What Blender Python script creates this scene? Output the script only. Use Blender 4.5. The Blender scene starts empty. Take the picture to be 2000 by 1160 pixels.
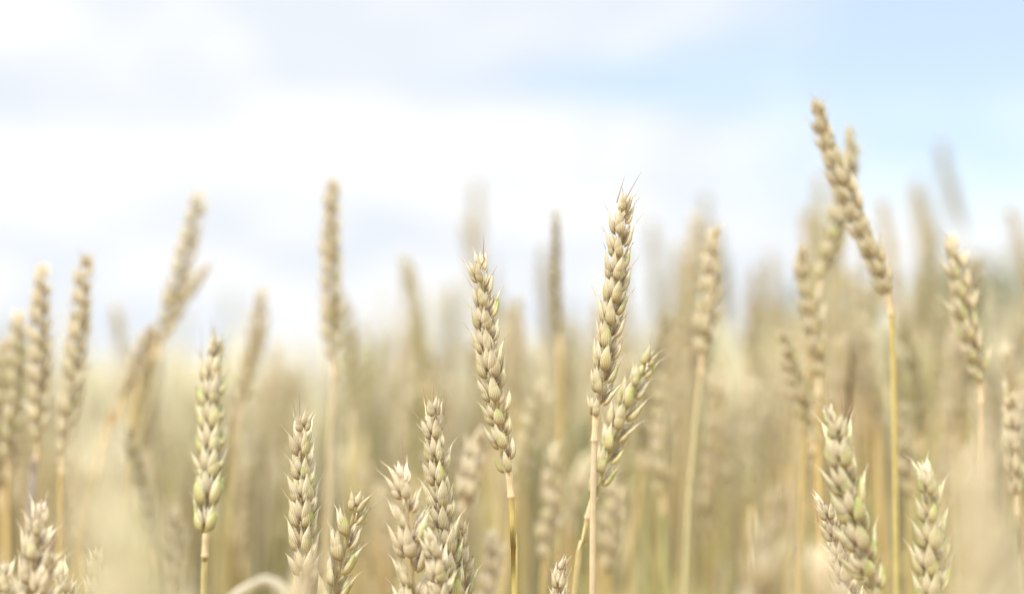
import bpy, math, random
import numpy as np
from mathutils import Vector

R = math.radians
random.seed(7)
rng = np.random.default_rng(7)
S = bpy.context.scene
C = S.collection

# ------------------------------------------------------------------ camera
CAM_Z, PITCH, FOCAL, FOCUS = 0.78, 3.2, 70.0, 0.80
cam_d = bpy.data.cameras.new('camera')
cam_d.lens, cam_d.sensor_width = FOCAL, 36.0
cam_d.clip_start, cam_d.clip_end = 0.02, 3000
cam_d.dof.use_dof = True
cam_d.dof.focus_distance = FOCUS
cam_d.dof.aperture_fstop = 3.5
cam_d.dof.aperture_blades = 0
cam = bpy.data.objects.new('camera', cam_d)
cam.location = (0, 0, CAM_Z)
cam.rotation_euler = (R(90 + PITCH), 0, 0)
C.objects.link(cam)
S.camera = cam

# ------------------------------------------------------------------ exposure and sampling
S.view_settings.view_transform = 'Standard'
S.view_settings.look = 'None'
S.view_settings.gamma = 1
S.view_settings.use_curve_mapping = False
S.view_settings.exposure = 1.3
S.render.engine = 'CYCLES'
S.cycles.use_denoising = True
S.cycles.max_bounces = 8
S.cycles.diffuse_bounces = 5
S.cycles.transmission_bounces = 4
S.cycles.use_adaptive_sampling = False

# ------------------------------------------------------------------ sky
SUN_EL, SUN_AZ = 48.0, 215.0          # degrees; azimuth clockwise from +Y (behind the camera, a little to the left)
W = bpy.data.worlds.new('World')
S.world = W
W.use_nodes = True
nt = W.node_tree
nt.nodes.clear()


def N(tree, kind, **kw):
    n = tree.nodes.new(kind)
    for k, v in kw.items():
        setattr(n, k, v)
    return n


def M(tree, op, a, b=None, c=None, clamp=False):
    n = tree.nodes.new('ShaderNodeMath')
    n.operation = op
    n.use_clamp = clamp
    for i, v in enumerate((a, b, c)):
        if v is None:
            continue
        if isinstance(v, (int, float)):
            n.inputs[i].default_value = v
        else:
            tree.links.new(v, n.inputs[i])
    return n.outputs[0]


def MIX(tree, f, a, b, mode='MIX'):
    n = tree.nodes.new('ShaderNodeMix')
    n.data_type = 'RGBA'
    n.blend_type = mode
    n.clamp_factor = True
    for i, v in ((0, f), (6, a), (7, b)):
        if isinstance(v, (int, float)):
            n.inputs[i].default_value = v
        elif isinstance(v, tuple):
            n.inputs[i].default_value = (*v, 1) if len(v) == 3 else v
        else:
            tree.links.new(v, n.inputs[i])
    return n.outputs[2]


def build_world():
    t = nt
    L = t.links.new
    sky = N(t, 'ShaderNodeTexSky', sky_type='NISHITA', sun_disc=False)
    sky.sun_elevation, sky.sun_rotation = R(SUN_EL), R(SUN_AZ)
    sky.air_density, sky.dust_density, sky.ozone_density = 1.0, 0.8, 4.0
    tc = N(t, 'ShaderNodeTexCoord')
    sep = N(t, 'ShaderNodeSeparateXYZ')
    L(tc.outputs['Generated'], sep.inputs[0])
    x, y, z = sep.outputs
    D = 180 / math.pi
    az = M(t, 'MULTIPLY', M(t, 'ARCTAN2', x, y), D)            # degrees right of the view axis
    el = M(t, 'MULTIPLY', M(t, 'ARCSINE', z), D)               # degrees above the horizon

    def noise(sx, sy, detail, rough, off):
        cmb = N(t, 'ShaderNodeCombineXYZ')
        L(M(t, 'MULTIPLY', az, sx), cmb.inputs[0])
        L(M(t, 'MULTIPLY', el, sy), cmb.inputs[1])
        cmb.inputs[2].default_value = off
        n = N(t, 'ShaderNodeTexNoise')
        n.inputs['Scale'].default_value = 1.0
        n.inputs['Detail'].default_value = detail
        n.inputs['Roughness'].default_value = rough
        L(cmb.outputs[0], n.inputs['Vector'])
        return n.outputs['Fac']

    def ss(v, a, b):                                           # smoothstep a..b
        n = N(t, 'ShaderNodeMapRange', interpolation_type='SMOOTHSTEP')
        L(v, n.inputs[0])
        n.inputs[1].default_value, n.inputs[2].default_value = a, b
        return n.outputs[0]

    def blob(a0, e0, sa, se):                                  # soft cloud bank round a direction
        qa = M(t, 'DIVIDE', M(t, 'SUBTRACT', az, a0), sa)
        qe = M(t, 'DIVIDE', M(t, 'SUBTRACT', el, e0), se)
        q = M(t, 'ADD', M(t, 'MULTIPLY', qa, qa), M(t, 'MULTIPLY', qe, qe))
        return M(t, 'EXPONENT', M(t, 'MULTIPLY', q, -1))

    n1 = noise(0.16, 0.42, 4, 0.5, 3.1)
    n2 = noise(0.34, 0.80, 3, 0.5, 9.4)
    n3 = noise(0.09, 0.60, 2, 0.5, 21.7)
    # open blue sky: up to the right, and a thin streak running from it under the grey bank
    blue = M(t, 'ADD', M(t, 'MULTIPLY', blob(14.8, 9.6, 8.5, 4.6), 1.3), M(t, 'MULTIPLY', blob(4.5, 9.3, 7.0, 0.85), 0.8))
    blue = M(t, 'ADD', blue, M(t, 'MULTIPLY', M(t, 'SUBTRACT', n1, 0.5), 0.7), clamp=True)
    blue = ss(blue, 0.12, 0.95)
    # grey undersides against bright white cloud
    grey = M(t, 'MULTIPLY', ss(el, 8.4, 10.2), 0.62)
    grey = M(t, 'ADD', grey, M(t, 'MULTIPLY', blob(-11.5, 5.6, 7.5, 1.3), 0.2))
    grey = M(t, 'ADD', grey, M(t, 'MULTIPLY', blob(4.5, 6.6, 4.0, 0.8), 0.28))
    grey = M(t, 'ADD', grey, M(t, 'MULTIPLY', blob(-3.0, 4.2, 2.0, 1.6), 0.25))
    grey = M(t, 'ADD', grey, M(t, 'MULTIPLY', M(t, 'SUBTRACT', n2, 0.5), 2.9))
    grey = M(t, 'ADD', grey, M(t, 'MULTIPLY', M(t, 'SUBTRACT', n3, 0.45), 3.2))
    grey = M(t, 'ADD', grey, M(t, 'MULTIPLY', M(t, 'SUBTRACT', 1.0, ss(el, 1.0, 4.6)), 0.34))
    grey = ss(grey, -0.18, 0.85)
    cloud = MIX(t, grey, (0.428, 0.431, 0.438), (0.348, 0.369, 0.398))
    # overcast vault: the cloud deck is thinner and brighter towards the zenith
    vault = M(t, 'ADD', 1.0, M(t, 'MULTIPLY', ss(el, 13.0, 60.0), VAULT))
    cs = N(t, 'ShaderNodeVectorMath', operation='SCALE')
    L(cloud, cs.inputs[0]); L(vault, cs.inputs['Scale'])
    bg_sky, bg_cloud = N(t, 'ShaderNodeBackground'), N(t, 'ShaderNodeBackground')
    L(sky.outputs[0], bg_sky.inputs[0]); bg_sky.inputs[1].default_value = 0.075
    L(cs.outputs[0], bg_cloud.inputs[0]); bg_cloud.inputs[1].default_value = 1.0
    mx = N(t, 'ShaderNodeMixShader')
    L(M(t, 'MULTIPLY', blue, 0.50), mx.inputs[0]); L(bg_cloud.outputs[0], mx.inputs[1]); L(bg_sky.outputs[0], mx.inputs[2])
    out = N(t, 'ShaderNodeOutputWorld')
    L(mx.outputs[0], out.inputs[0])


VAULT = 3.5
build_world()

sun_d = bpy.data.lights.new('sun', 'SUN')
sun_d.energy, sun_d.angle, sun_d.color = 2.0, R(12), (1.0, 0.96, 0.89)
sun = bpy.data.objects.new('sun', sun_d)
a, e = R(SUN_AZ), R(SUN_EL)
to_sun = Vector((math.sin(a) * math.cos(e), math.cos(a) * math.cos(e), math.sin(e)))
sun.rotation_euler = to_sun.to_track_quat('Z', 'Y').to_euler()
C.objects.link(sun)

# ------------------------------------------------------------------ materials
def plant_material(name, nerves, translucent, rough, var=0.18, scale=900.0):
    m = bpy.data.materials.new(name)
    m.use_nodes = True
    t = m.node_tree
    t.nodes.clear()
    L = t.links.new
    at = N(t, 'ShaderNodeAttribute', attribute_name='pigment')
    tc = N(t, 'ShaderNodeTexCoord')
    nz = N(t, 'ShaderNodeTexNoise')
    nz.inputs['Scale'].default_value = scale
    nz.inputs['Detail'].default_value = 3
    L(tc.outputs['Object'], nz.inputs['Vector'])
    k = M(t, 'ADD', 1 - var, M(t, 'MULTIPLY', nz.outputs['Fac'], 2 * var))
    if nerves:
        s = M(t, 'SINE', M(t, 'MULTIPLY', at.outputs['Alpha'], nerves))
        k = M(t, 'MULTIPLY', k, M(t, 'ADD', 0.90, M(t, 'MULTIPLY', s, 0.20)))
    sc = N(t, 'ShaderNodeVectorMath', operation='SCALE')
    L(at.outputs['Color'], sc.inputs[0]); L(k, sc.inputs['Scale'])
    pb = N(t, 'ShaderNodeBsdfPrincipled')
    L(sc.outputs[0], pb.inputs['Base Color'])
    pb.inputs['Roughness'].default_value = rough
    pb.inputs['Specular IOR Level'].default_value = 0.35
    if nerves:
        bp = N(t, 'ShaderNodeBump')
        bp.inputs['Strength'].default_value = 0.35
        bp.inputs['Distance'].default_value = 0.0002
        L(k, bp.inputs['Height']); L(bp.outputs[0], pb.inputs['Normal'])
    tr = N(t, 'ShaderNodeBsdfTranslucent')
    L(sc.outputs[0], tr.inputs['Color'])
    mx = N(t, 'ShaderNodeMixShader')
    mx.inputs[0].default_value = translucent
    L(pb.outputs[0], mx.inputs[1]); L(tr.outputs[0], mx.inputs[2])
    out = N(t, 'ShaderNodeOutputMaterial')
    L(mx.outputs[0], out.inputs[0])
    return m


MAT_BRACT = plant_material('wheat_husk', 20.0, 0.40, 0.5)
MAT_STEM = plant_material('wheat_straw', 26.0, 0.18, 0.45, 0.26, 190.0)
MAT_LEAF = plant_material('dry_leaf', 40.0, 0.40, 0.55, 0.2, 200.0)
MAT_FIELD = plant_material('standing_wheat', 0, 0.30, 0.6, 0.16, 120.0)

STRAW = np.array((0.64, 0.53, 0.26))
PALE = np.array((0.79, 0.72, 0.55))
BUFF = np.array((0.67, 0.53, 0.31))
GREEN = np.array((0.41, 0.49, 0.115))
BROWN = np.array((0.40, 0.27, 0.15))
DARK = np.array((0.10, 0.065, 0.075))

# ------------------------------------------------------------------ mesh building
def nrm(v):
    return v / max(1e-9, np.linalg.norm(v))


class MB:
    def __init__(s):
        s.v, s.f, s.c, s.n = [], [], [], 0

    def grid(s, P, col, closed=True, caps=False):
        """P (rows, cols, 3) -> quads, col (rows, cols, 4)"""
        r, c, _ = P.shape
        idx = np.arange(r * c).reshape(r, c) + s.n
        a = idx[:-1]; b = idx[1:]
        if closed:
            q = np.stack([a, np.roll(a, -1, 1), np.roll(b, -1, 1), b], -1)
        else:
            q = np.stack([a[:, :-1], a[:, 1:], b[:, 1:], b[:, :-1]], -1)
        s.f.append(q.reshape(-1, 4))
        s.v.append(P.reshape(-1, 3)); s.c.append(col.reshape(-1, 4)); s.n += r * c

    def data(s, name, mat):
        me = bpy.data.meshes.new(name)
        v = np.concatenate(s.v).astype(np.float32); f = np.concatenate(s.f).astype(np.int32); c = np.concatenate(s.c).astype(np.float32)
        me.vertices.add(len(v)); me.vertices.foreach_set('co', v.ravel())
        me.loops.add(f.size); me.loops.foreach_set('vertex_index', f.ravel())
        me.polygons.add(len(f))
        me.polygons.foreach_set('loop_start', np.arange(0, f.size, 4, dtype=np.int32))
        me.polygons.foreach_set('loop_total', np.full(len(f), 4, dtype=np.int32))
        me.polygons.foreach_set('use_smooth', np.ones(len(f), dtype=bool))
        at = me.attributes.new('pigment', 'FLOAT_COLOR', 'POINT')
        at.data.foreach_set('color', c.ravel())
        me.materials.append(mat)
        me.update(calc_edges=True)
        return me

    def build(s, name, mat, parent=None, shift=None):
        if shift is not None:
            s.v = [a - shift for a in s.v]
        o = bpy.data.objects.new(name, s.data(name, mat))
        C.objects.link(o)
        if parent:
            o.parent = parent
        return o


def profile(nu, blunt):
    u0 = np.array([0, .06, .16, .30, .45, .60, .74, .86, .94, 1.0])
    w0 = np.array([.28, .58, .88, 1.0, 1.0, .88, .64, .33, .11, .02]) if blunt else np.array([.22, .55, .88, 1.0, .92, .70, .43, .20, .08, .02])
    u = np.linspace(0, 1, nu) if nu != 10 else u0
    return u, np.interp(u, u0, w0)


def bract(mb, base, d, out, length, width, pig, lod, curl=0.10, flare=0.06, beak=0.0, side=0.0, puff=0.64, blunt=False):
    """one husk: a closed, boat-shaped shell with a keel and a pointed beak. d = direction of growth, out = outer face"""
    d = nrm(d); out = nrm(out - d * np.dot(out, d)); acr = np.cross(d, out)
    nu, nv = (10, 10) if lod == 2 else (6, 6)
    u, w = profile(nu, blunt)
    th = np.linspace(0, 2 * np.pi, nv, endpoint=False)
    cx, sy = np.cos(th), np.sin(th)
    wx = w * width
    prof = np.where(sy > 0, sy * puff * (1 + 0.15 * np.cos(th * 2 + np.pi)), sy * 0.35)
    X = wx[:, None] * cx[None, :]
    Y = wx[:, None] * prof[None, :]
    belly = curl * length * np.sin(np.pi * np.clip(u, 0, 1) ** 0.8) + flare * length * u ** 4
    Y = Y + belly[:, None]
    X = X + (side * length * u ** 2)[:, None]
    Z = (u * length)[:, None] + 0 * X
    P = base + X[..., None] * acr + Y[..., None] * out + Z[..., None] * d
    col = np.ones((nu, nv, 4))
    col[..., :3] = pig(u)[:, None, :]
    if lod == 2:                                                # the margins of a husk are papery and paler
        edge = np.clip((np.abs(cx) - 0.5) * 1.6, 0, .8)[None, :, None] * np.clip((u - .12) * 2.5, 0, 1)[:, None, None]
        col[..., :3] = col[..., :3] * (1 - edge) + (PALE * .6 + col[..., :3] * .5) * edge
    gr = getattr(pig, 'green', 0)
    if lod == 2 and gr > .15:
        sd_ = random.choice((-1, 1))
        kg = np.clip(cx * sd_ * 1.5 - .15, 0, 1)[None, :, None] * np.exp(-((u - .72) / .26) ** 2)[:, None, None] * min(.9, gr * 1.5)
        col[..., :3] = col[..., :3] * (1 - kg) + GREEN * .9 * kg
    col[..., 3] = cx[None, :] * 1.0 + 0.3
    mb.grid(P, col)
    tip = base + out * belly[-1] + d * length + acr * side * length
    if beak > 0:
        hair(mb, tip - d * 0.0006, nrm(d + out * 0.25 + acr * random.uniform(-.2, .2)), beak, 0.00022 if lod == 2 else 0.0003, pig(np.array([1.0]))[0], acr * random.uniform(-.25, .25))
    return tip, d


def hair(mb, p, d, length, r, colour, bend):
    n = 6
    t = np.linspace(0, 1, n)
    pts = p + d * (t * length)[:, None] + bend * (t ** 2 * length * 0.5)[:, None]
    tube(mb, pts, r * (1 - 0.85 * t), np.tile(colour, (n, 1)), 4)


def tube(mb, pts, rad, cols, nv=8, shape=None):
    n = len(pts)
    T = np.gradient(pts, axis=0)
    T /= np.linalg.norm(T, axis=1)[:, None] + 1e-12
    ref = np.array((0, 1.0, 0.05))
    A = np.cross(T, ref); A /= np.linalg.norm(A, axis=1)[:, None] + 1e-12
    B = np.cross(T, A)
    th = np.linspace(0, 2 * np.pi, nv, endpoint=False)
    rr = rad[:, None] * (np.ones(nv) if shape is None else shape)[None, :]
    P = pts[:, None, :] + rr[..., None] * (np.cos(th)[None, :, None] * A[:, None, :] + np.sin(th)[None, :, None] * B[:, None, :])
    col = np.ones((n, nv, 4)); col[..., :3] = cols[:, None, :]; col[..., 3] = np.sin(th)[None, :]
    mb.grid(P, col)


def pigment(green, pale, tone, tipdark, kind):
    """colours along one husk from its base (0) to its beak (1)"""
    g = np.clip(random.gauss(green, .22), 0, 1) if green > 0.02 else 0
    p = np.clip(random.gauss(pale, .18), 0, 1)
    p *= .8
    base = STRAW * (1 - p) + PALE * p
    base = base * (1 - .3) + BUFF * .3
    base = base * random.uniform(.92, 1.06) * tone
    spot = random.random() < tipdark

    def f(u):
        c = np.tile(base, (len(u), 1))
        b = np.clip(1 - u / .3, 0, 1)[:, None] * .7           # browner joint at the rachis, with crevice shade painted in
        c = c * (1 - b) + BROWN * 1.25 * b
        if kind == 'glume':
            k = (np.exp(-((u - .88) / .20) ** 2) * min(1, g * 1.6) * .9)[:, None]
            c = c * (1 - k) + GREEN * k
            c = c * (1 - .45 * g) + np.array((.60, .58, .20)) * .45 * g
        else:
            k = (np.exp(-((u - .80) / .2) ** 2) * g * .55)[:, None]
            c = c * (1 - k) + GREEN * 1.2 * k
            pt = (np.clip((u - .42) * 2.2, 0, 1) * (.32 + .45 * p))[:, None]
            c = c * (1 - pt) + PALE * 1.06 * tone * pt
        tb = np.clip((u - .93) * 10, 0, 1)[:, None] * .25
        c = c * (1 - tb) + BROWN * tb
        if spot:
            s_ = (np.exp(-((u - .88) / .10) ** 2) * .85)[:, None]
            c = c * (1 - s_) + DARK * s_
        return c
    f.green = g if kind == 'glume' else 0
    return f


def make_spikelet(mb, P, A, O, s, look, lod, t):
    """two glumes, two outer florets and a middle floret fanned out from one node"""
    green, pale, tone, dark, openness = look
    ja, jf = random.gauss(0, .22), random.gauss(0, .07)        # no two spikelets sit quite alike
    O = nrm(O * math.cos(ja) + np.cross(A, O) * math.sin(ja))
    F = np.cross(A, O)
    A = nrm(A + F * jf)
    openness = openness * random.uniform(.8, 1.22) * (1.4 if random.random() < .12 else 1)
    gi = green * (1.15 - .55 * t)
    j = lambda k: random.uniform(-k, k)
    mm = 0.00093 * s
    outw = (0.215 + j(.05)) * openness
    pal = min(1, pale + .30 * t)
    for sg in (-1, 1):                                          # glumes
        d = A + O * (outw * .95 + j(.05)) + F * sg * (.20 + j(.07)) * openness
        bract(mb, P + F * sg * 1.7 * mm + O * .9 * mm, d, F * sg * .6 + O * .8, (10.7 + j(1.1)) * mm, (2.45 + j(.25)) * mm, pigment(gi, pal - .12, tone, dark * .6, 'glume'), lod,
              curl=.07, flare=.06, beak=(0.9 + 1.4 * random.random()) * mm if lod == 2 else 0, side=-sg * .03, blunt=True)
    for sg in (-1, 1):                                          # outer florets
        d = A + O * (outw + .06 + j(.06)) + F * sg * (.23 + j(.09)) * openness
        awn = (1.2 + 4.2 * random.random() ** 2 + 2.0 * t * random.random()) * mm
        if t > .78 and random.random() < .55:
            awn = random.uniform(3.5, 8.5) * mm                 # the uppermost husks carry short awns
        if random.random() < .07:
            continue                                            # shed
        bract(mb, P + F * sg * 1.1 * mm + O * .9 * mm + A * 1.7 * mm, d, F * sg * .6 + O * .8, (13.4 + j(1.5)) * mm, (2.15 + j(.25)) * mm, pigment(gi * .75, pal + .12, tone, dark, 'lemma'), lod,
              curl=.08, flare=.13 + j(.06), beak=awn if lod == 2 else 0, side=j(.06))
        if lod == 2:                                            # its papery inner scale, gaping a little
            bract(mb, P + F * sg * 0.3 * mm + O * 1.6 * mm + A * 2.8 * mm, d - F * sg * (.12 + j(.1)) + O * j(.1), O + F * j(.5), (9.8 + j(1.0)) * mm, 1.3 * mm, pigment(0, 1, tone, dark * .3, 'lemma'), 1, curl=.03, flare=.10 + j(.05), puff=.35)
    if random.random() < .2:
        return
    d = A + O * (outw + .10) + F * j(.14)                       # middle floret
    bract(mb, P + O * 1.7 * mm + A * 3.4 * mm, d, O, (11.2 + j(1.2)) * mm, 2.0 * mm, pigment(gi * .5, pal + .2, tone, dark, 'lemma'), lod, curl=.06, flare=.08,
          beak=(0.6 + 1.5 * random.random()) * mm if lod == 2 else 0, side=j(.06))
    for _q in range(2 if lod == 2 and random.random() < .75 else 0):                       # a papery scale sticking out between them
        d = A + O * (outw + j(.2)) + F * j(.45)
        bract(mb, P + O * 1.2 * mm + A * 4.2 * mm, d, O + F * j(.8), (9.0 + j(1.5)) * mm, 1.0 * mm, pigment(0, 1, tone, dark * .4, 'lemma'), 1, curl=.03, flare=.14, puff=.3)


def bez(p0, p1, p2, t):
    t = np.asarray(t)[:, None]
    return p0 * (1 - t) ** 2 + p1 * 2 * t * (1 - t) + p2 * t ** 2


def ear_frames(B, Mid, T, roll, twist, gap=4.5, size=1.0):
    """nodes along the rachis from B to T: position, axis, outward direction, size"""
    L = np.linalg.norm(Mid - B) + np.linalg.norm(T - Mid)
    L = (L + np.linalg.norm(T - B)) / 2
    n = max(6, int(round((L * 1000 - 10.5 * size) / (gap * size))))
    ts = np.linspace(0, 1 - .0072 * size / L, n + 1)
    pos = bez(B, Mid, T, ts)
    nxt = bez(B, Mid, T, ts + .01)
    out = []
    for i in range(n + 1):
        A = nrm(nxt[i] - pos[i])
        view = np.array((0, -1.0, 0)); V = nrm(view - A * np.dot(view, A))
        H = np.cross(V, A)
        ph = roll + twist * (ts[i] - .5)
        O = H * math.cos(ph) + V * math.sin(ph)
        if i % 2:
            O = -O
        t = i / n
        s = size * np.interp(t, [0, .06, .2, .55, .8, 1], [.72, .86, 1, .97, .84, .66])
        if i == n:                                              # the end spikelet sits square to the rows
            O = np.cross(A, O) * .35 + O * .2
            O = nrm(O - A * np.dot(O, A))
        out.append((pos[i] + O * .0007, A, O, s * random.uniform(.9, 1.08), t))
    return out, n


def rachis(mb, B, Mid, T, tone, green):
    ts = np.linspace(0, .9, 24)
    pts = bez(B, Mid, T, ts)
    c = (BUFF * (1 - green * .4) + GREEN * green * .4) * tone
    tube(mb, pts, .0007 + .00015 * np.cos(ts * 60), np.tile(c, (24, 1)), 6)


def spline(pts, n):
    """Catmull-Rom through pts"""
    p = np.array(pts)
    p = np.vstack([2 * p[0] - p[1], p, 2 * p[-1] - p[-2]])
    out = []
    m = len(p) - 3
    for i in range(m):
        for k in range(n):
            t = k / n
            out.append(.5 * ((2 * p[i + 1]) + (-p[i] + p[i + 2]) * t + (2 * p[i] - 5 * p[i + 1] + 4 * p[i + 2] - p[i + 3]) * t ** 2 + (-p[i] + 3 * p[i + 1] - 3 * p[i + 2] + p[i + 3]) * t ** 3))
    out.append(p[-2])
    return np.array(out)


def make_stem(mb, path, colour_top, colour_low, neck=True, nv=10, r=.00125):
    """path from the ear's foot down to the ground; a short jointed neck with a collar under the ear"""
    seg = np.linalg.norm(np.diff(path, axis=0), axis=1)
    s = np.concatenate([[0], np.cumsum(seg)])
    marks = [0, .001, .002, .0035, .0045, .0055, .007, .0085, .0094, .0098, .0101, .0108, .012, .02]
    q = np.unique(np.concatenate([marks, np.linspace(.03, s[-1], 34)]))
    pts = np.stack([np.interp(q, s, path[:, k]) for k in range(3)], 1)
    rad = np.interp(q, [0, .003, .0045, .0085, .0096, .0101, .011, .05, s[-1]], [1.15, 1.25, 1.05, 1.12, 1.35, 1.28, .95, 1.0, 1.55]) * r
    for nd in (s[-1] * .45, s[-1] * .75):
        rad = rad * (1 + .45 * np.exp(-((q - nd) / .006) ** 2))
    k = np.clip(q / s[-1] * 2.6, 0, 1)[:, None]
    col = colour_top * (1 - k) + colour_low * k
    if neck:
        nk = np.clip((.0108 - q) / .001, 0, 1)[:, None]
        col = col * (1 - nk) + (BUFF * 1.08) * nk
        ring = np.exp(-((q - .0092) / .0009) ** 2)[:, None] * .5
        col = col * (1 - ring) + BROWN * 1.6 * ring
    ridges = 1 + .05 * np.cos(np.arange(nv) * 2 * np.pi / nv * 5)
    tube(mb, pts, rad, col, nv, ridges)


def make_leaf(mb, base, d0, length, width, droop, colour, fold=.35):
    n = 14
    t = np.linspace(0, 1, n)
    d0 = nrm(d0)
    hz = nrm(np.array((d0[0], d0[1], 0)))
    pts = [np.array(base, float)]
    for i in range(1, n):
        ang = droop * (t[i] ** 1.3)
        d = nrm(d0 * math.cos(ang) + (hz * .4 - np.array((0, 0, 1.0))) * math.sin(ang))
        pts.append(pts[-1] + d * length / (n - 1))
    pts = np.array(pts)
    T = np.gradient(pts, axis=0); T /= np.linalg.norm(T, axis=1)[:, None]
    side = np.cross(T, np.array((0, 0, 1.0))); side /= np.linalg.norm(side, axis=1)[:, None] + 1e-9
    tw = t * random.uniform(-2.2, 2.2)
    up = np.cross(side, T)
    sd = side * np.cos(tw)[:, None] + up * np.sin(tw)[:, None]
    upv = np.cross(sd, T)
    w = width * np.interp(t, [0, .1, .4, .8, 1], [.55, .9, 1, .5, .04])
    v = np.array((-1, -.5, 0, .5, 1.0))
    thick = .00012
    rows = []
    for sgn in (1, -1):
        vv = v if sgn > 0 else v[::-1]
        rows.append(pts[:, None, :] + (w[:, None] * vv)[..., None] * sd[:, None, :] + (w[:, None] * (np.abs(vv) * fold) + sgn * thick)[..., None] * upv[:, None, :])
    P = np.concatenate(rows, 1)
    col = np.ones((n, 10, 4)); col[..., :3] = colour; col[..., 3] = np.concatenate([v, v[::-1]])[None, :]
    mb.grid(P, col)


# ------------------------------------------------------------------ where a point of the view lies in the field
_cp, _sp = math.cos(R(PITCH)), math.sin(R(PITCH))


def at(px, py, d):
    """point at depth d (metres along the view axis) seen at picture position px, py of the 2000 x 1160 photograph"""
    k = 36.0 / 2000 / FOCAL * d
    x, v = (px - 1000) * k, (580 - py) * k
    return np.array((x, d * _cp - v * _sp, CAM_Z + d * _sp + v * _cp))


def tag(o, label, cat, group=None, kind=None):
    if label: o['label'] = label
    if cat: o['category'] = cat
    if group: o['group'] = group
    if kind: o['kind'] = kind
    return o


def root_at(name, p):
    o = bpy.data.objects.new(name, None)
    o.empty_display_size = .02
    o.location = p
    C.objects.link(o)
    return o


STEM_GOLD = np.array((0.58, 0.42, 0.17)); STEM_STRAW = np.array((0.66, 0.52, 0.33)); STEM_GREEN = np.array((0.40, 0.41, 0.17))
STEM_YELLOW = np.array((0.56, 0.46, 0.13)); STEM_ORANGE = np.array((0.70, 0.44, 0.16)); STEM_PURPLE = np.array((0.42, 0.33, 0.33))
GROUP = 'wheat stalks standing in the field'


def stalk(label, tip, base, d, stem=(), bow=0, roll=50, twist=25, green=.3, pale=.5, tone=1.0, dark=.15, size=1.0, opn=1.0, gap=4.5,
          detail=False, sc=STEM_GOLD, awns=(), dd=0.0, neck=True, blades=()):
    """one wheat stalk: tip and base of its ear and points down its stem in picture positions, d its depth, dd how much farther its tip is"""
    T, B = at(*tip, d + dd), at(*base, d)
    m = ((tip[0] + base[0]) / 2, (tip[1] + base[1]) / 2)
    ax = np.array((tip[0] - base[0], tip[1] - base[1]), float); ax /= np.linalg.norm(ax)
    Mid = at(m[0] - ax[1] * bow * 2, m[1] + ax[0] * bow * 2, d + dd * .5)
    pts = [B]
    for q in stem:
        pts.append(at(q[0], q[1], d))
    if not stem:
        dirn = nrm(B - Mid)
        pts.append(B + nrm(dirn + np.array((0, 0, -.6))) * .07)
    last = pts[-1]
    dirn = nrm(pts[-1] - pts[-2])
    h = last[2]
    slope = np.clip(dirn[:2] / max(.25, -dirn[2]), -.5, .5)
    g = np.array((last[0] + slope[0] * h * .45, last[1] + slope[1] * h * .45 + random.uniform(-.01, .03), 0.0))
    mid = last * .5 + g * .5; mid[:2] = last[:2] + slope * h * .30
    pts += [mid, g]
    r = root_at('wheat_stalk', g)
    tag(r, label, 'wheat stalk', GROUP)
    mb = MB()
    make_stem(mb, spline(pts, 8), sc, STEM_GREEN * .5 + sc * .5, neck)
    mb.build('stem', MAT_STEM, r, g)
    for (bp, bw, bc) in blades:                                 # dead leaf blades growing from the stem
        bp = spline([at(*q) for q in bp], 8); nb = len(bp); tb = np.linspace(0, 1, nb)
        Tb = np.gradient(bp, axis=0); Tb /= np.linalg.norm(Tb, axis=1)[:, None]
        sd = np.cross(Tb, nrm(np.array((.5, 1.0, .3)))); sd /= np.linalg.norm(sd, axis=1)[:, None] + 1e-9
        up = np.cross(sd, Tb)
        wb = bw * np.interp(tb, [0, .1, .5, .85, 1], [.6, 1, .9, .5, .05]); vv = np.array((-1, -.5, 0, .5, 1.0))
        rows = [bp[:, None, :] + (wb[:, None] * q)[..., None] * sd[:, None, :] + (wb[:, None] * np.abs(q) * .5 + sg * .00012)[..., None] * up[:, None, :] for q, sg in ((vv, 1), (vv[::-1], -1))]
        lb = MB(); lc = np.ones((nb, 10, 4)); lc[..., :3] = bc; lc[..., 3] = np.concatenate([vv, vv[::-1]])
        lb.grid(np.concatenate(rows, 1), lc); lb.build('leaf', MAT_LEAF, r, g)
    fr, n = ear_frames(B, Mid, T, R(roll), R(twist), gap, size)
    look = (green, pale, tone, dark, opn)
    eb = MB()
    rachis(eb, B, Mid, T, tone, green)
    if detail:
        ear = eb.build('ear', MAT_BRACT, r, g)
        for (P, A, O, s, t) in fr:
            sb = MB()
            make_spikelet(sb, P, A, O, s, look, 2, t)
            sb.build('spikelet', MAT_BRACT, ear, g)
        for (pa, pb) in awns:
            ab = MB()
            p0, p1 = at(*pa, d + dd), at(*pb, d + dd)
            p0 = p0 + (p0 - p1) * .45
            hair(ab, p0, nrm(p1 - p0), np.linalg.norm(p1 - p0), .00028, np.array((.50, .33, .27)), np.array((.06, 0, 0)))
            ab.build('awn', MAT_BRACT, ear, g)
    else:
        for (P, A, O, s, t) in fr:
            make_spikelet(eb, P, A, O, s, look, 2 if .6 < d < 1.12 else 1, t)
        eb.build('ear', MAT_BRACT, r, g)
    return r


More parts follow.
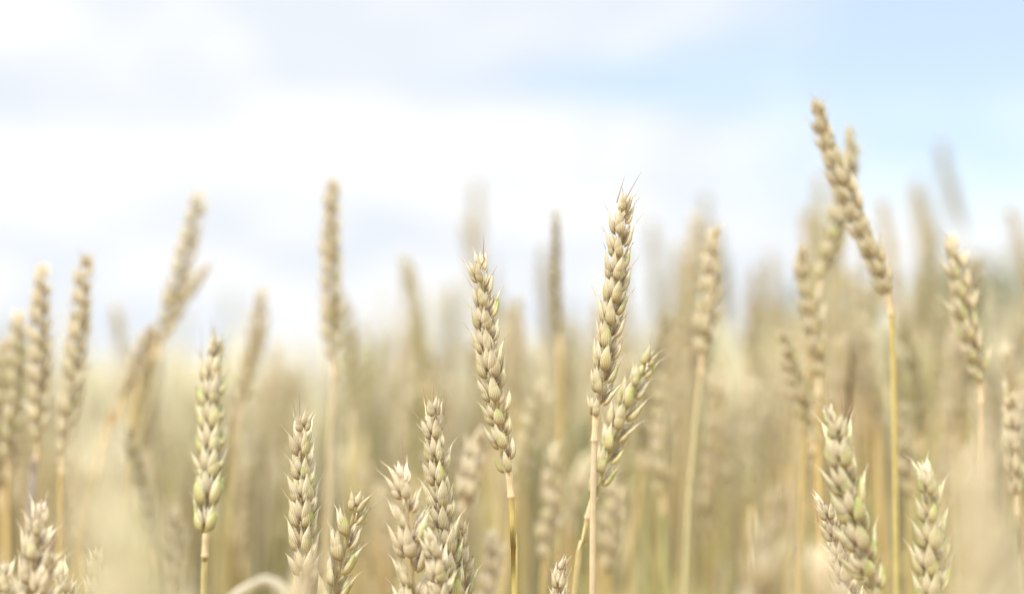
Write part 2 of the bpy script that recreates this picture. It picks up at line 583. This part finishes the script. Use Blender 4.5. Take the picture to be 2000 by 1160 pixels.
# ------------------------------------------------------------------ ground
def ground():
    mb = MB()
    xs = np.linspace(-1, 1, 41); xs = np.sign(xs) * np.abs(xs) ** 3 * 1500
    ys = np.linspace(-.35, 1, 60); ys = np.sign(ys) * np.abs(ys) ** 3 * 1500
    X, Y = np.meshgrid(xs, ys)
    P = np.stack([X, Y, rng.uniform(-.006, .006, X.shape) - .006], -1)
    col = np.ones((*X.shape, 4)); mb.grid(P, col, closed=False)
    m = bpy.data.materials.new('dry_soil'); m.use_nodes = True
    t = m.node_tree; pb = t.nodes['Principled BSDF']; L = t.links.new
    tc = N(t, 'ShaderNodeTexCoord'); nz = N(t, 'ShaderNodeTexNoise'); nz.inputs['Scale'].default_value = 9; nz.inputs['Detail'].default_value = 8
    L(tc.outputs['Object'], nz.inputs['Vector'])
    L(MIX(t, nz.outputs['Fac'], (.13, .095, .06), (.36, .28, .17)), pb.inputs['Base Color'])
    pb.inputs['Roughness'].default_value = .95
    bp = N(t, 'ShaderNodeBump'); bp.inputs['Distance'].default_value = .01; L(nz.outputs['Fac'], bp.inputs['Height']); L(bp.outputs[0], pb.inputs['Normal'])
    o = mb.build('ground', m)
    tag(o, 'dry brown soil under the standing wheat', 'ground', kind='structure')


ground()

# ------------------------------------------------------------------ the stalks one can tell apart
exec_list = []
def A_(*a, **k): exec_list.append((a, k))

# sharp ears
A_('straw ear with two thin purple awns rising from its tip, tallest of the sharp ears', (1216, 380), (1164, 812), .80, [(1160, 880), (1158, 1000), (1157, 1160)], bow=8, roll=42, twist=10,
   green=.28, pale=.45, dark=.30, detail=True, sc=STEM_STRAW, awns=[((1209, 380), (1219, 344)), ((1227, 380), (1250, 336))], opn=.92)
A_('pale bowed ear with green-edged husks on a golden stem beside the tallest sharp ear', (938, 494), (993, 922), .80, [(999, 985), (1003, 1080), (1005, 1160)], bow=-9, roll=48, twist=-20,
   green=.42, pale=.55, dark=.28, detail=True, sc=STEM_YELLOW * .5 + STEM_GOLD * .5, awns=[((944, 490), (944, 458))], opn=.98)
A_('leaning yellow-green ear crossing behind the stem of the tallest sharp ear', (1274, 684), (1163, 968), .835, [(1150, 1000), (1136, 1080), (1122, 1160)], bow=-6, roll=28, twist=10,
   green=.95, pale=.35, dark=.12, detail=True, sc=STEM_YELLOW * .5 + STEM_STRAW * .5, opn=.95)
A_('upright cream ear with V-shaped husk pairs, its foot behind a blurred pale ear', (586, 806), (592, 1170), .80, [], bow=3, roll=82, twist=10, green=.5, pale=.7, dark=.3, detail=True, opn=1.15, size=1.05,
   awns=[((585, 800), (584, 765)), ((577, 812), (569, 778))])
A_('short leaning ear with dark-specked blunt tip beside the ear with V-shaped husks', (704, 962), (625, 1290), .79, [], bow=-5, roll=25, twist=10, green=.42, pale=.4, dark=.22, detail=True, opn=1.0, size=1.06)
A_('cream ear with wide-open husks and one long upright awn at its pointed tip', (786, 904), (815, 1260), .775, [], bow=2, roll=30, twist=40, green=.22, pale=.8, dark=.08, detail=True, opn=1.25, size=1.15,
   awns=[((787, 896), (784, 845))])
A_('knobbly cream and green ear with dark-tipped husks, between the wide-open ear and the bowed ear', (843, 778), (893, 1215), .80, [], bow=-6, roll=66, twist=20, green=.4, pale=.66, dark=.4, detail=True,
   awns=[((833, 800), (824, 752)), ((846, 780), (846, 752)), ((868, 800), (872, 775))])
A_('low straw ear with dark streaks rising in front of the knobbly cream ear', (846, 1030), (872, 1370), .765, [], bow=3, roll=60, twist=30, green=.15, pale=.6, dark=.4, detail=True, opn=1.15)
A_('buff ear tucked against the foot of the knobbly cream ear, brown-tipped', (893, 1010), (902, 1330), .81, [], bow=3, roll=40, twist=30, green=.25, pale=.42, dark=.4, detail=True)
A_('tiny ragged ear tip with curling awns, low under the tallest sharp ear', (1093, 1085), (1085, 1400), .80, [], bow=0, roll=70, twist=30, green=.05, pale=.72, dark=.3, size=.78, detail=True, opn=1.1,
   awns=[((1095, 1090), (1099, 1052)), ((1088, 1096), (1086, 1062)), ((1070, 1120), (1060, 1078))])
A_('stocky ear with grey-green lower husks and pale awned tip on a thin yellow stem', (413, 668), (402, 1040), .845, [(399, 1100), (397, 1160)], bow=4, roll=88, twist=4, green=.6, pale=.02, tone=.74, opn=1.15, dark=.30,
   detail=True, dd=.05, sc=STEM_GREEN * .4 + STEM_GOLD * .6, size=1.25, awns=[((412, 655), (411, 615)), ((420, 665), (419, 628)), ((393, 690), (391, 635))])
A_('whitish ear rising highest from the clump in the bottom corner', (84, 985), (35, 1330), .745, [], bow=-4, roll=40, twist=30, green=.05, pale=.9, dark=.12, detail=True, awns=[((80, 985), (72, 950)), ((90, 985), (98, 952))])
A_('whitish ear with a long slanting awn, in the bottom corner clump', (100, 1070), (45, 1370), .735, [], bow=-3, roll=65, twist=30, green=.02, pale=.95, dark=.1, detail=True, opn=1.2, awns=[((107, 1056), (140, 988)), ((98, 1070), (106, 1030))])
A_('bleached ear cut by the frame edge in the bottom corner clump', (14, 1095), (0, 1400), .745, [], bow=3, roll=55, twist=30, green=.1, pale=.9, dark=.12, detail=True, opn=1.15)
A_('bleached low ear with ragged husks between the corner clump and its blurred neighbour', (122, 1095), (140, 1400), .765, [], bow=3, roll=70, twist=30, green=.02, pale=.85, dark=.1, detail=True, opn=1.1)
A_('small pale ear tip with a forked top just beside the corner clump', (190, 1072), (184, 1390), .775, [], bow=2, roll=40, twist=30, green=.05, pale=.85, dark=.15, detail=True, size=.9)
A_('big soft ear with fat green-tinged spikelets bending away from the thin bleached ear', (1628, 788), (1716, 1180), .748, [], bow=-12, roll=62, twist=20, green=.8, pale=.55, dark=.22, detail=True, opn=1.12, size=1.14, dd=0,
   awns=[((1624, 785), (1612, 745)), ((1645, 790), (1640, 752)), ((1613, 800), (1600, 765))])
A_('plump ear with two neat rows of yellow-green grains beside the bright yellow stem', (1812, 896), (1818, 1290), .752, [], bow=4, roll=50, twist=10, green=.85, pale=.4, dark=.1, detail=True, opn=1.1, size=1.1)
A_('thin bleached ear with bristly husks, half hidden by a blurred pale ear', (1605, 964), (1668, 1262), .785, [], bow=8, roll=60, twist=30, green=0, pale=.85, dark=.25, detail=True, size=.88, opn=1.1,
   awns=[((1613, 970), (1613, 940)), ((1596, 1008), (1591, 985))])
A_('highest ear of all, leaning across the sky on a bent bright yellow stem', (1584, 196), (1734, 572), .915, [(1742, 640), (1746, 760), (1748, 900), (1751, 1160)], bow=-3, roll=52, twist=-10, gap=4.2, green=.06, pale=.38, tone=.92, dark=.1,
   detail=True, sc=STEM_YELLOW * .55 + STEM_GOLD * .45, opn=.95, size=1.0)
A_('greenish ear crossing behind the highest ear and showing its tip above it', (1668, 245), (1603, 545), 1.0, [(1590, 640), (1578, 760), (1568, 950)], bow=10, roll=40, green=.4, pale=.35, tone=.92, detail=True, sc=STEM_GOLD, opn=.95)
A_('straw ear with pointed tip and green foot, next to the ears crossing in the sky', (1556, 480), (1600, 735), .98, [(1600, 850), (1603, 1000)], bow=6, roll=60, green=.35, pale=.45, detail=True)
A_('cream ear with green foot on a thin pale stem, beyond the bright yellow stem', (1862, 455), (1918, 745), .92, [(1917, 790), (1918, 900), (1912, 1160)], bow=-6, roll=30, twist=15, green=.38, pale=.55, detail=True, sc=STEM_STRAW)
A_('slim yellow-green ear leaning below the pair that crosses in the sky', (1522, 645), (1580, 845), .99, [(1590, 890), (1598, 1000)], bow=4, roll=35, green=.5, pale=.42, size=.85, gap=4.2)
A_('buff ear at the frame edge with a straight pale stem', (1974, 745), (1984, 965), .92, [(1988, 1060), (1990, 1160)], bow=-3, roll=70, green=.12, pale=.55, sc=STEM_STRAW * .7 + STEM_GREEN * .3)
A_('tapering brown ear in the gap between the tallest sharp ear and the crossing pair', (1395, 432), (1372, 690), .985, [(1364, 770), (1352, 900), (1338, 1160)], bow=3, roll=65, green=.1, pale=.5, tone=1.0, sc=STEM_GREEN * .45 + STEM_STRAW * .6)
A_('slender ear standing alone against white cloud on a faint pale stem', (648, 350), (650, 698), 1.05, [(652, 740), (646, 860), (640, 1000)], bow=-3, roll=35, green=.25, pale=.8, sc=STEM_STRAW, size=.95)
A_('tall leaning straw ear with a second ear branching off beside it', (393, 365), (312, 668), 1.08, [(298, 760), (275, 860), (250, 960)], bow=4, roll=30, green=.2, pale=.8, sc=STEM_GREEN * .5 + STEM_STRAW * .5)
A_('narrow straw ear sticking out slantwise behind the tall leaning ear', (416, 508), (322, 650), 1.12, [(285, 720), (262, 820)], bow=-4, roll=85, green=.2, pale=.5, size=.6, gap=4.0)
A_('buff ear leaning out like the longer side of a narrow V against the sky', (166, 495), (124, 885), .985, [(120, 950), (118, 1100)], bow=4, roll=40, green=.15, pale=.8)
A_('buff ear with ragged dark foot on a purplish stem', (85, 515), (76, 860), .985, [(66, 930), (58, 1000)], bow=-3, roll=45, pale=.8, green=.1, dark=.4, sc=STEM_PURPLE)
A_('yellow-green ear at the frame edge beside the ragged ear', (38, 605), (16, 895), 1.02, [(14, 960), (16, 1100)], bow=3, roll=50, green=.45, pale=.8)
A_('second straw ear at the frame edge, half out of the picture', (8, 660), (-12, 900), 1.03, [(-14, 960), (-12, 1100)], bow=2, roll=50, green=.15, pale=.45)
A_('blurred brownish ear leaning beside the stocky grey-green ear', (516, 560), (466, 790), 1.13, [(458, 860), (450, 1000)], bow=5, roll=40, green=.1, pale=.5)
A_('narrow dark brown ear standing edge-on against white cloud', (1086, 410), (1091, 655), 1.07, [(1094, 720), (1094, 900)], bow=-2, roll=8, green=.2, pale=.05, tone=.70, size=.50, gap=4.6, opn=.6)
A_('faint grey-green ear far up against white cloud', (930, 345), (932, 500), 2.1, [(934, 640)], roll=30, green=.3, pale=.3)
A_('faint ear tip crossing the lower half of the faint grey-green ear', (908, 425), (940, 560), 1.9, [(950, 700)], roll=30, green=.2, pale=.5)
A_('faint bluish ear bending far up against the blue sky', (1838, 272), (1884, 450), 1.85, [(1890, 600)], bow=-8, roll=30, green=.3, pale=.15, tone=.8)
A_('second faint ear leaning towards the faint bluish ear', (1790, 345), (1842, 500), 2.0, [(1855, 650)], bow=-4, roll=30, green=.3, pale=.2, tone=.85)
A_('blurred ear leaning in from the frame edge at the blue side', (1972, 395), (2030, 590), 1.5, [(2040, 700)], bow=-4, roll=40, green=.1, pale=.5)
A_('faint broad ear behind the greenish crossing ear', (1604, 330), (1604, 520), 1.75, [(1604, 700)], roll=40, green=.3, pale=.4)
A_('soft wide ear standing under the highest leaning ear', (1635, 430), (1635, 720), 1.3, [(1640, 850)], roll=60, green=.2, pale=.42, size=1.15)
A_('small blurred ear leaning away from the tall leaning ear', (226, 590), (246, 720), 1.4, [(252, 850)], roll=20, bow=-3, green=.15, pale=.4, size=.7)
A_('blurred ear on a slanting orange stem below the tall leaning ear', (296, 632), (240, 775), 1.08, [(215, 840), (190, 920)], roll=40, green=.05, pale=.55, size=.75, sc=STEM_ORANGE)
A_('pale blurred ear just beyond the bowed sharp ear', (1008, 578), (1010, 780), 1.2, [(1012, 900)], roll=60, green=.1, pale=.65)
A_('greenish blurred ear leaning behind the foot of the bowed sharp ear', (1062, 738), (1008, 970), 1.1, [(996, 1050)], roll=35, bow=-4, green=.5, pale=.5)
A_('pale pinkish ear behind the bowed sharp ear on the knobbly ear side', (944, 830), (905, 1010), .98, [(895, 1080)], roll=60, bow=-3, green=0, pale=.72)
A_('soft cream ear standing in the gap below the two sharp ears', (1090, 855), (1066, 1090), 1.04, [(1060, 1160)], roll=65, bow=-3, green=.22, pale=.68)
A_('blurred ear with dark foot on a pale green stem beyond the leaning yellow-green ear', (1290, 730), (1294, 965), 1.08, [(1297, 1060), (1298, 1160)], roll=60, green=.35, pale=.4, sc=STEM_GREEN)
A_('pale blurred ear behind the bright yellow stem', (1690, 610), (1715, 830), 1.22, [(1722, 950)], roll=60, bow=-4, green=.1, pale=.6)
A_('pinkish blurred ear filling the gap below the crossing pair', (1648, 640), (1640, 790), 1.2, [(1638, 900)], roll=60, green=.12, pale=.55,
   blades=[([(1638, 980, 1.19), (1648, 860, 1.12), (1657, 770, 1.06), (1664, 680, 1.02)], .0019, BROWN * .8)])
A_('blurred ear curving down beside the bright yellow stem', (1758, 785), (1778, 960), 1.06, [(1775, 1060)], roll=40, bow=-4, green=.25, pale=.55)
A_('brownish blurred ear standing clear over the field beside the tapering brown ear', (1474, 520), (1468, 740), 1.55, [(1468, 900)], roll=60, green=.1, pale=.2, tone=.88, size=1.2)
A_('thin blurred green ear between the tallest sharp ear and the tapering brown ear', (1328, 470), (1330, 660), 1.6, [(1334, 800)], roll=20, green=.5, pale=.1, tone=.9)
A_('faint dark sliver of an ear among the pale field under white cloud', (811, 585), (812, 700), 1.7, [(812, 850)], roll=10, green=.1, pale=.1, size=.6, tone=.8)
A_('long soft ear beneath the tapering brown ear', (1398, 720), (1388, 1040), 1.2, [(1385, 1160)], roll=60, green=.2, pale=.45, size=1.3)
A_('soft yellowish ear directly below the leaning yellow-green ear', (1196, 925), (1190, 1110), 1.05, [(1190, 1200)], roll=60, green=.3, pale=.4)
A_('pale blurred ear low beside the stocky grey-green ear', (346, 985), (336, 1170), 1.06, [], roll=60, green=.05, pale=.7)
A_('faint ear just beyond the low pale blurred ear', (276, 885), (294, 1060), 1.12, [(298, 1160)], roll=60, bow=-4, green=.05, pale=.6)
A_('pinkish blurred ear low between the bowed ear and the dark gap', (968, 1035), (940, 1230), 1.0, [], roll=60, green=.0, pale=.6)
# out of focus, nearer than the sharp ears
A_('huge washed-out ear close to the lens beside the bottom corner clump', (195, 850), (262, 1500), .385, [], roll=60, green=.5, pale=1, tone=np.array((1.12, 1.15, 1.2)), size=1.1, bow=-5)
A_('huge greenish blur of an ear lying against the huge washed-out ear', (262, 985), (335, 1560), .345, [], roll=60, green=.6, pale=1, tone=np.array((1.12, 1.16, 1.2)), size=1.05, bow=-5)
A_('washed-out ear close to the lens hiding the foot of the V-shaped husks', (592, 1075), (580, 1500), .56, [], roll=60, green=.0, pale=1, tone=1.05, size=1.1,
   blades=[([(580, 1520, .56), (576, 1300, .60), (556, 1168, .63), (520, 1136, .65), (486, 1146, .66), (452, 1166, .66), (420, 1200, .66)], .0021, PALE * .85)])
A_('broad pinkish ear close to the lens with its ragged tip in the brown gap', (1512, 950), (1455, 1500), .565, [], roll=40, green=.0, pale=.4, tone=.92, bow=-10, size=1.12, opn=.85)
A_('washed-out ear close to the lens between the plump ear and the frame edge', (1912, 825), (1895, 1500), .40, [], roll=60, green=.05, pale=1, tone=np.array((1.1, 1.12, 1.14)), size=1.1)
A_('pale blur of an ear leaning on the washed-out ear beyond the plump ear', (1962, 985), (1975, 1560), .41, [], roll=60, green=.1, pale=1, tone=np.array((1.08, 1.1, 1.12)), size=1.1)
A_('yellowish ear close to the lens hiding the foot of the thin bleached ear', (1612, 1065), (1625, 1500), .53, [], roll=60, green=.0, pale=.9, tone=1.08, size=1.15)

for a_, k_ in exec_list:
    stalk(*a_, **k_)

# ------------------------------------------------------------------ the field behind: single stalks copied with their parts
def proto(i):
    H = 0.79 + .012 * (i % 5)
    lean = rng.uniform(-.05, .05); ln2 = rng.uniform(-.03, .03)
    g = np.zeros(3)
    B = np.array((lean, ln2, H))
    ed = nrm(np.array((lean * 2.5 + rng.uniform(-.12, .12), rng.uniform(-.1, .1), 1.0)))
    L = rng.uniform(.072, .092)
    T = B + ed * L
    if i == 5:                                                  # one nodding ear
        T = B + np.array((.055, .0, .030)); Mid = B + np.array((.012, 0, .052))
    else:
        Mid = B + nrm(np.array((lean, ln2, 1.0))) * L * .5
    r = root_at('wheat_stalk', (0, 0, 0))
    green = (.1, .5, .2, .8, .05, .2, .6, .15, .6, .1)[i]; pale = (.5, .4, .62, .35, .7, .5, .3, .55, .45, .2)[i]
    tone = (1, .85, 1, .78, 1, .95, .7, 1, .88, .72)[i]
    sc = (STEM_GOLD, STEM_STRAW, STEM_GREEN, STEM_GOLD, STEM_STRAW, STEM_ORANGE, STEM_GREEN, STEM_STRAW, STEM_YELLOW, STEM_GOLD)[i]
    mb = MB()
    make_stem(mb, spline([B, B - np.array((lean * .45, ln2 * .45, H * .3)), np.array((lean * .15, ln2 * .15, H * .35)), g], 8), sc, STEM_GREEN * .5 + sc * .5, True, 6)
    mb.build('stem', MAT_STEM, r)
    eb = MB(); rachis(eb, B, Mid, T, tone, green)
    fr, n = ear_frames(B, Mid, T, rng.uniform(0, 6), .4)
    for (P, A, O, s, t) in fr:
        make_spikelet(eb, P, A, O, s, (green, pale, tone, .15, 1.0), 1, t)
    eb.build('ear', MAT_BRACT, r)
    for _ in range((1, 0, 2, 1, 0, 1, 2, 0, 1, 1)[i]):
        lb = MB()
        hb = H * rng.uniform(.35, .72)
        an = rng.uniform(0, 6.28)
        make_leaf(lb, np.array((lean * .3, ln2 * .3, hb)), np.array((math.cos(an) * .5, math.sin(an) * .5, 1.0)), rng.uniform(.12, .2), rng.uniform(.003, .005), rng.uniform(.9, 2.2),
                  (BUFF, GREEN * .9, STRAW)[int(rng.integers(3))] * .9)
        lb.build('leaf', MAT_LEAF, r)
    return r


LAB_A = 'blurred straw-coloured wheat stalk in the thick stand behind the sharp ears'
HALF = 1000 * 36 / 2000 / FOCAL            # half width of the view per metre
protos = [proto(i) for i in range(10)]
kids = {p.name: list(p.children) for p in protos}
spots = []
def fill(d0, d1, dens, n_max):
    n = 0
    area = HALF * 1.06 * (d1 * d1 - d0 * d0)
    for _ in range(int(area * dens)):
        d = math.sqrt(rng.uniform(d0 * d0, d1 * d1)); x = rng.uniform(-1, 1) * HALF * 1.06 * d
        spots.append((x, d))
fill(1.10, 1.5, 230, 0)
fill(1.5, 2.0, 200, 0)
fill(2.0, 2.4, 150, 0)
spots = spots[:236]
NEAR_END = 2.4
# the taller, softer ears that stand above the crop on its higher side
TALL = [(1285, 600, 1.28), (1445, 590, 1.25), (1505, 640, 1.32), (1700, 470, 1.4), (1780, 490, 1.32), (1822, 590, 1.22), (1940, 545, 1.25), (1962, 470, 1.4), (1735, 640, 1.22),
        (1128, 560, 1.3), (1030, 470, 1.5), (880, 640, 1.25), (1560, 600, 1.35), (1425, 500, 1.5), (1850, 500, 1.5), (1905, 620, 1.18), (1660, 560, 1.3), (700, 640, 1.35), (1250, 470, 1.6), (1610, 690, 1.2)]
heights = {}
for q, (px, py, d) in enumerate(TALL):
    w = at(px, py, d)
    heights[len(spots)] = w[2]
    spots.append((w[0], w[1]))
for i, (x, d) in enumerate(spots):
    p = protos[i % 10]
    if i < 10:
        o = p
    else:
        o = p.copy(); C.objects.link(o)
        for ch in kids[p.name]:
            c = ch.copy(); C.objects.link(c); c.parent = o
    tag(o, LAB_A, 'wheat stalk', 'wheat stalks of the blurred stand behind')
    side = float(np.clip(x / (d * HALF) * 2.2 + .15, -1, 1))             # the stand is a little taller on the right
    k = rng.normal(.935, .07) + (.05 if d > 1.25 else .02) * side
    if i in heights:
        k = heights[i] / .882
    o.location = (x, d, 0); o.scale = (1, 1, float(np.clip(k, .72, 1.15 if i in heights else .90 + (.14 * max(0, side) if d > 1.25 else .02 * side) if d < 1.5 else .985 + .07 * side if d < 2 else 1.02 + .04 * side)))
    o.rotation_euler = (rng.normal(0, .035), rng.normal(0, .045), rng.uniform(0, 6.28))

# ------------------------------------------------------------------ the rest of the field: nobody could count it
def field():
    P, F, K = [], [], []
    base = 0

    def batch(xs, ys, hs, stem_seg, ear_seg, wide):
        nonlocal base
        n = len(xs)
        rows = stem_seg + ear_seg + 1
        nv = 5
        zz = np.concatenate([np.linspace(0, 1, stem_seg + 1)[:-1], np.linspace(1, 1, 1)])
        L = rng.uniform(.07, .092, n)
        st = np.linspace(0, 1, stem_seg + 1)
        et = np.linspace(0, 1, ear_seg + 1)[1:]
        z = np.concatenate([(hs - L)[:, None] * st[None, :], (hs - L)[:, None] + L[:, None] * et[None, :]], 1)
        sr = np.full(stem_seg + 1, .0014 * wide)
        er = (np.interp(et, [0, .12, .6, .9, 1], [.6, 1, .95, .6, .12]) * .0056 * wide)
        er = er * (1 + .22 * np.where(np.arange(ear_seg) % 2, 1, -1))
        rad = np.concatenate([sr, er])
        ln = rng.normal(0, .06, (n, 2))
        q = (z / hs[:, None]) ** 2.2
        cx = xs[:, None] + ln[:, :1] * q * .8
        cy = ys[:, None] + ln[:, 1:] * q * .8
        zig = np.concatenate([np.zeros(stem_seg + 1), np.where(np.arange(ear_seg) % 2, 1, -1) * .0016 * wide])
        rot = rng.uniform(0, 6.28, n)
        cx = cx + zig[None, :] * np.cos(rot)[:, None]; cy = cy + zig[None, :] * np.sin(rot)[:, None]
        th = np.linspace(0, 2 * np.pi, nv, endpoint=False)
        px = cx[..., None] + rad[None, :, None] * np.cos(th); py = cy[..., None] + rad[None, :, None] * np.sin(th)
        pz = np.broadcast_to(z[..., None], px.shape)
        v = np.stack([px, py, pz], -1)
        nr = v.shape[1]
        ids = np.arange(n * nr * nv).reshape(n, nr, nv) + base
        a, b = ids[:, :-1], ids[:, 1:]
        f = np.stack([a, np.roll(a, -1, 2), np.roll(b, -1, 2), b], -1).reshape(-1, 4)
        g = np.clip(rng.normal(.2, .2, n), 0, 1)[:, None]; p = np.clip(rng.normal(.8, .25, n), 0, 1)[:, None]
        ear = (STRAW * (1 - p) + PALE * p) * (1 - g * .45) + GREEN * g * .45  # ears kept pale: the bright, hazy canopy top is put into their colour
        ear = ear * rng.uniform(.72, 1.14, n)[:, None]
        w1 = rng.uniform(0, 1, n)[:, None]; w2 = rng.uniform(0, 1, n)[:, None]
        lush = np.clip(.5 + .5 * np.sin(xs / ys * 31 + 1.2 * np.sin(xs / ys * 13)) + rng.normal(0, .15, n), 0, 1)[:, None]   # greener drifts, their stems also darkened as shaded gaps
        w2 = np.clip(w2 * .6 + lush * .9 - .1, 0, 1)
        stm = (STEM_GOLD * w1 + STEM_STRAW * (1 - w1)) * (1 - .85 * w2) + STEM_GREEN * .85 * w2
        stm = stm * rng.uniform(.3, .85, n)[:, None] * (1 - .5 * lush)  # stem colour darkened to paint in the shade of the gaps
        col = np.ones((n, nr, nv, 4))
        col[:, :stem_seg + 1, :, :3] = stm[:, None, None, :]
        col[:, stem_seg + 1:, :, :3] = ear[:, None, None, :]
        P.append(v.reshape(-1, 3)); F.append(f); K.append(col.reshape(-1, 4)); base += n * nr * nv

    def wedge(d0, d1, n, wmul, inner=0.0):
        d = np.sqrt(rng.uniform(d0 * d0, d1 * d1, n)); s = rng.uniform(inner, wmul, n) * np.where(rng.uniform(size=n) < .5, -1, 1)
        return s * HALF * d, d

    def add(d0, d1, n, wmul, inner, ss_, es_, wide):
        x, y = wedge(d0, d1, n, wmul, inner)
        h = np.clip(rng.normal(.855, .055, n) + .03 * np.clip(x / (y * HALF) * 2 - .3, -1.2, 1), .66, .99)
        batch(x, y, h, ss_, es_, wide)
    add(.95, NEAR_END, 420, 2.6, 1.40, 5, 18, 1.0)              # either side of the view
    add(NEAR_END, 6.0, 3600, 1.7, 0, 5, 16, 1.0)
    add(6.0, 14.0, 5200, 1.5, 0, 3, 8, 1.15)
    add(14.0, 45.0, 9000, 1.3, 0, 2, 5, 1.6)
    mb = MB()
    mb.v, mb.f, mb.c = P, F, K
    o = mb.build('wheat_field', MAT_FIELD)
    tag(o, 'dense mass of ripening wheat stretching back to the trees', 'wheat field', kind='stuff')


field()

# ------------------------------------------------------------------ trees beyond the field
def tree_mats():
    m = bpy.data.materials.new('tree_leaves'); m.use_nodes = True
    t = m.node_tree; pb = t.nodes['Principled BSDF']; L = t.links.new
    tc = N(t, 'ShaderNodeTexCoord'); nz = N(t, 'ShaderNodeTexNoise'); nz.inputs['Scale'].default_value = .9; nz.inputs['Detail'].default_value = 4
    L(tc.outputs['Object'], nz.inputs['Vector'])
    L(MIX(t, nz.outputs['Fac'], (.05, .115, .065), (.13, .20, .10)), pb.inputs['Base Color'])
    pb.inputs['Roughness'].default_value = .6
    b = bpy.data.materials.new('tree_bark'); b.use_nodes = True
    t = b.node_tree; pb = t.nodes['Principled BSDF']
    nz = N(t, 'ShaderNodeTexNoise'); nz.inputs['Scale'].default_value = 12
    t.links.new(MIX(t, nz.outputs['Fac'], (.07, .05, .035), (.16, .12, .09)), pb.inputs['Base Color'])
    return m, b


MAT_TREE, MAT_BARK = tree_mats()


def tree(label, px, d, height, spread, seed):
    rs = np.random.default_rng(seed)
    x = (px - 1000) * 36 / 2000 / FOCAL * d
    r = root_at('broadleaf_tree', (x, d, 0)); tag(r, label, 'tree', 'trees beyond the wheat field')
    mb = MB()
    t = np.linspace(0, 1, 8)
    trunk = np.stack([np.sin(t * 2) * .15, np.zeros(8), t * height * .75], 1)
    brown = np.tile((.1, .08, .06), (8, 1))
    tube(mb, trunk, .26 * (1 - .8 * t) * height / 7, brown, 8)
    tips = []
    for k in range(11):
        an = rs.uniform(0, 6.28); h0 = rs.uniform(.25, .7) * height
        b0 = np.array((0, 0, h0)); e0 = b0 + np.array((math.cos(an) * spread * rs.uniform(.5, .85), math.sin(an) * spread * rs.uniform(.5, .85), height * rs.uniform(.1, .28)))
        s = np.linspace(0, 1, 8)[:, None]
        tube(mb, b0 * (1 - s) + e0 * s + np.array((0, 0, .2)) * np.sin(s * 3), .07 * (1 - .8 * s[:, 0]) * height / 7, brown, 5)
        tips.append(e0); tips.append(b0 * .4 + e0 * .6)
    tips.append(np.array((0, 0, height * .9)))
    mb.build('trunk', MAT_BARK, r)
    n = 5200
    c = np.array(tips)[rs.integers(0, len(tips), n)]
    v = rs.normal(size=(n, 3)); v /= np.linalg.norm(v, axis=1)[:, None]
    cen = c + v * (rs.uniform(.25, 1, n) ** .5)[:, None] * np.array((spread * .36, spread * .36, height * .13))
    cen[:, 2] = np.clip(cen[:, 2], height * .12, height)
    a = rs.normal(size=(n, 3)); a /= np.linalg.norm(a, axis=1)[:, None]
    b = np.cross(a, rs.normal(size=(n, 3))); b /= np.linalg.norm(b, axis=1)[:, None]
    sz = rs.uniform(.10, .2, n)[:, None]
    q = np.stack([cen - a * sz, cen + b * sz * .55, cen + a * sz, cen - b * sz * .55], 1)
    lm = MB(); lm.v = [q.reshape(-1, 3)]; lm.f = [np.arange(n * 4).reshape(n, 4)]; lm.c = [np.ones((n * 4, 4))]
    lm.build('crown', MAT_TREE, r)


tree('broad dark green tree at the frame edge, beyond the faint bluish ear', 1945, 62, 5.2, 2.4, 1)
tree('low rounded tree beyond the slim yellow-green ear', 1555, 66, 4.4, 1.9, 2)
tree('low tree beyond the gap between the crossing pair and the cream ear', 1760, 74, 2.6, 2.0, 3)
tree('low tree beyond the brownish blurred ear', 1465, 70, 3.2, 2.0, 4)
tree('low bushy tree beyond the narrow V of buff ears', 170, 78, 2.0, 2.4, 5)
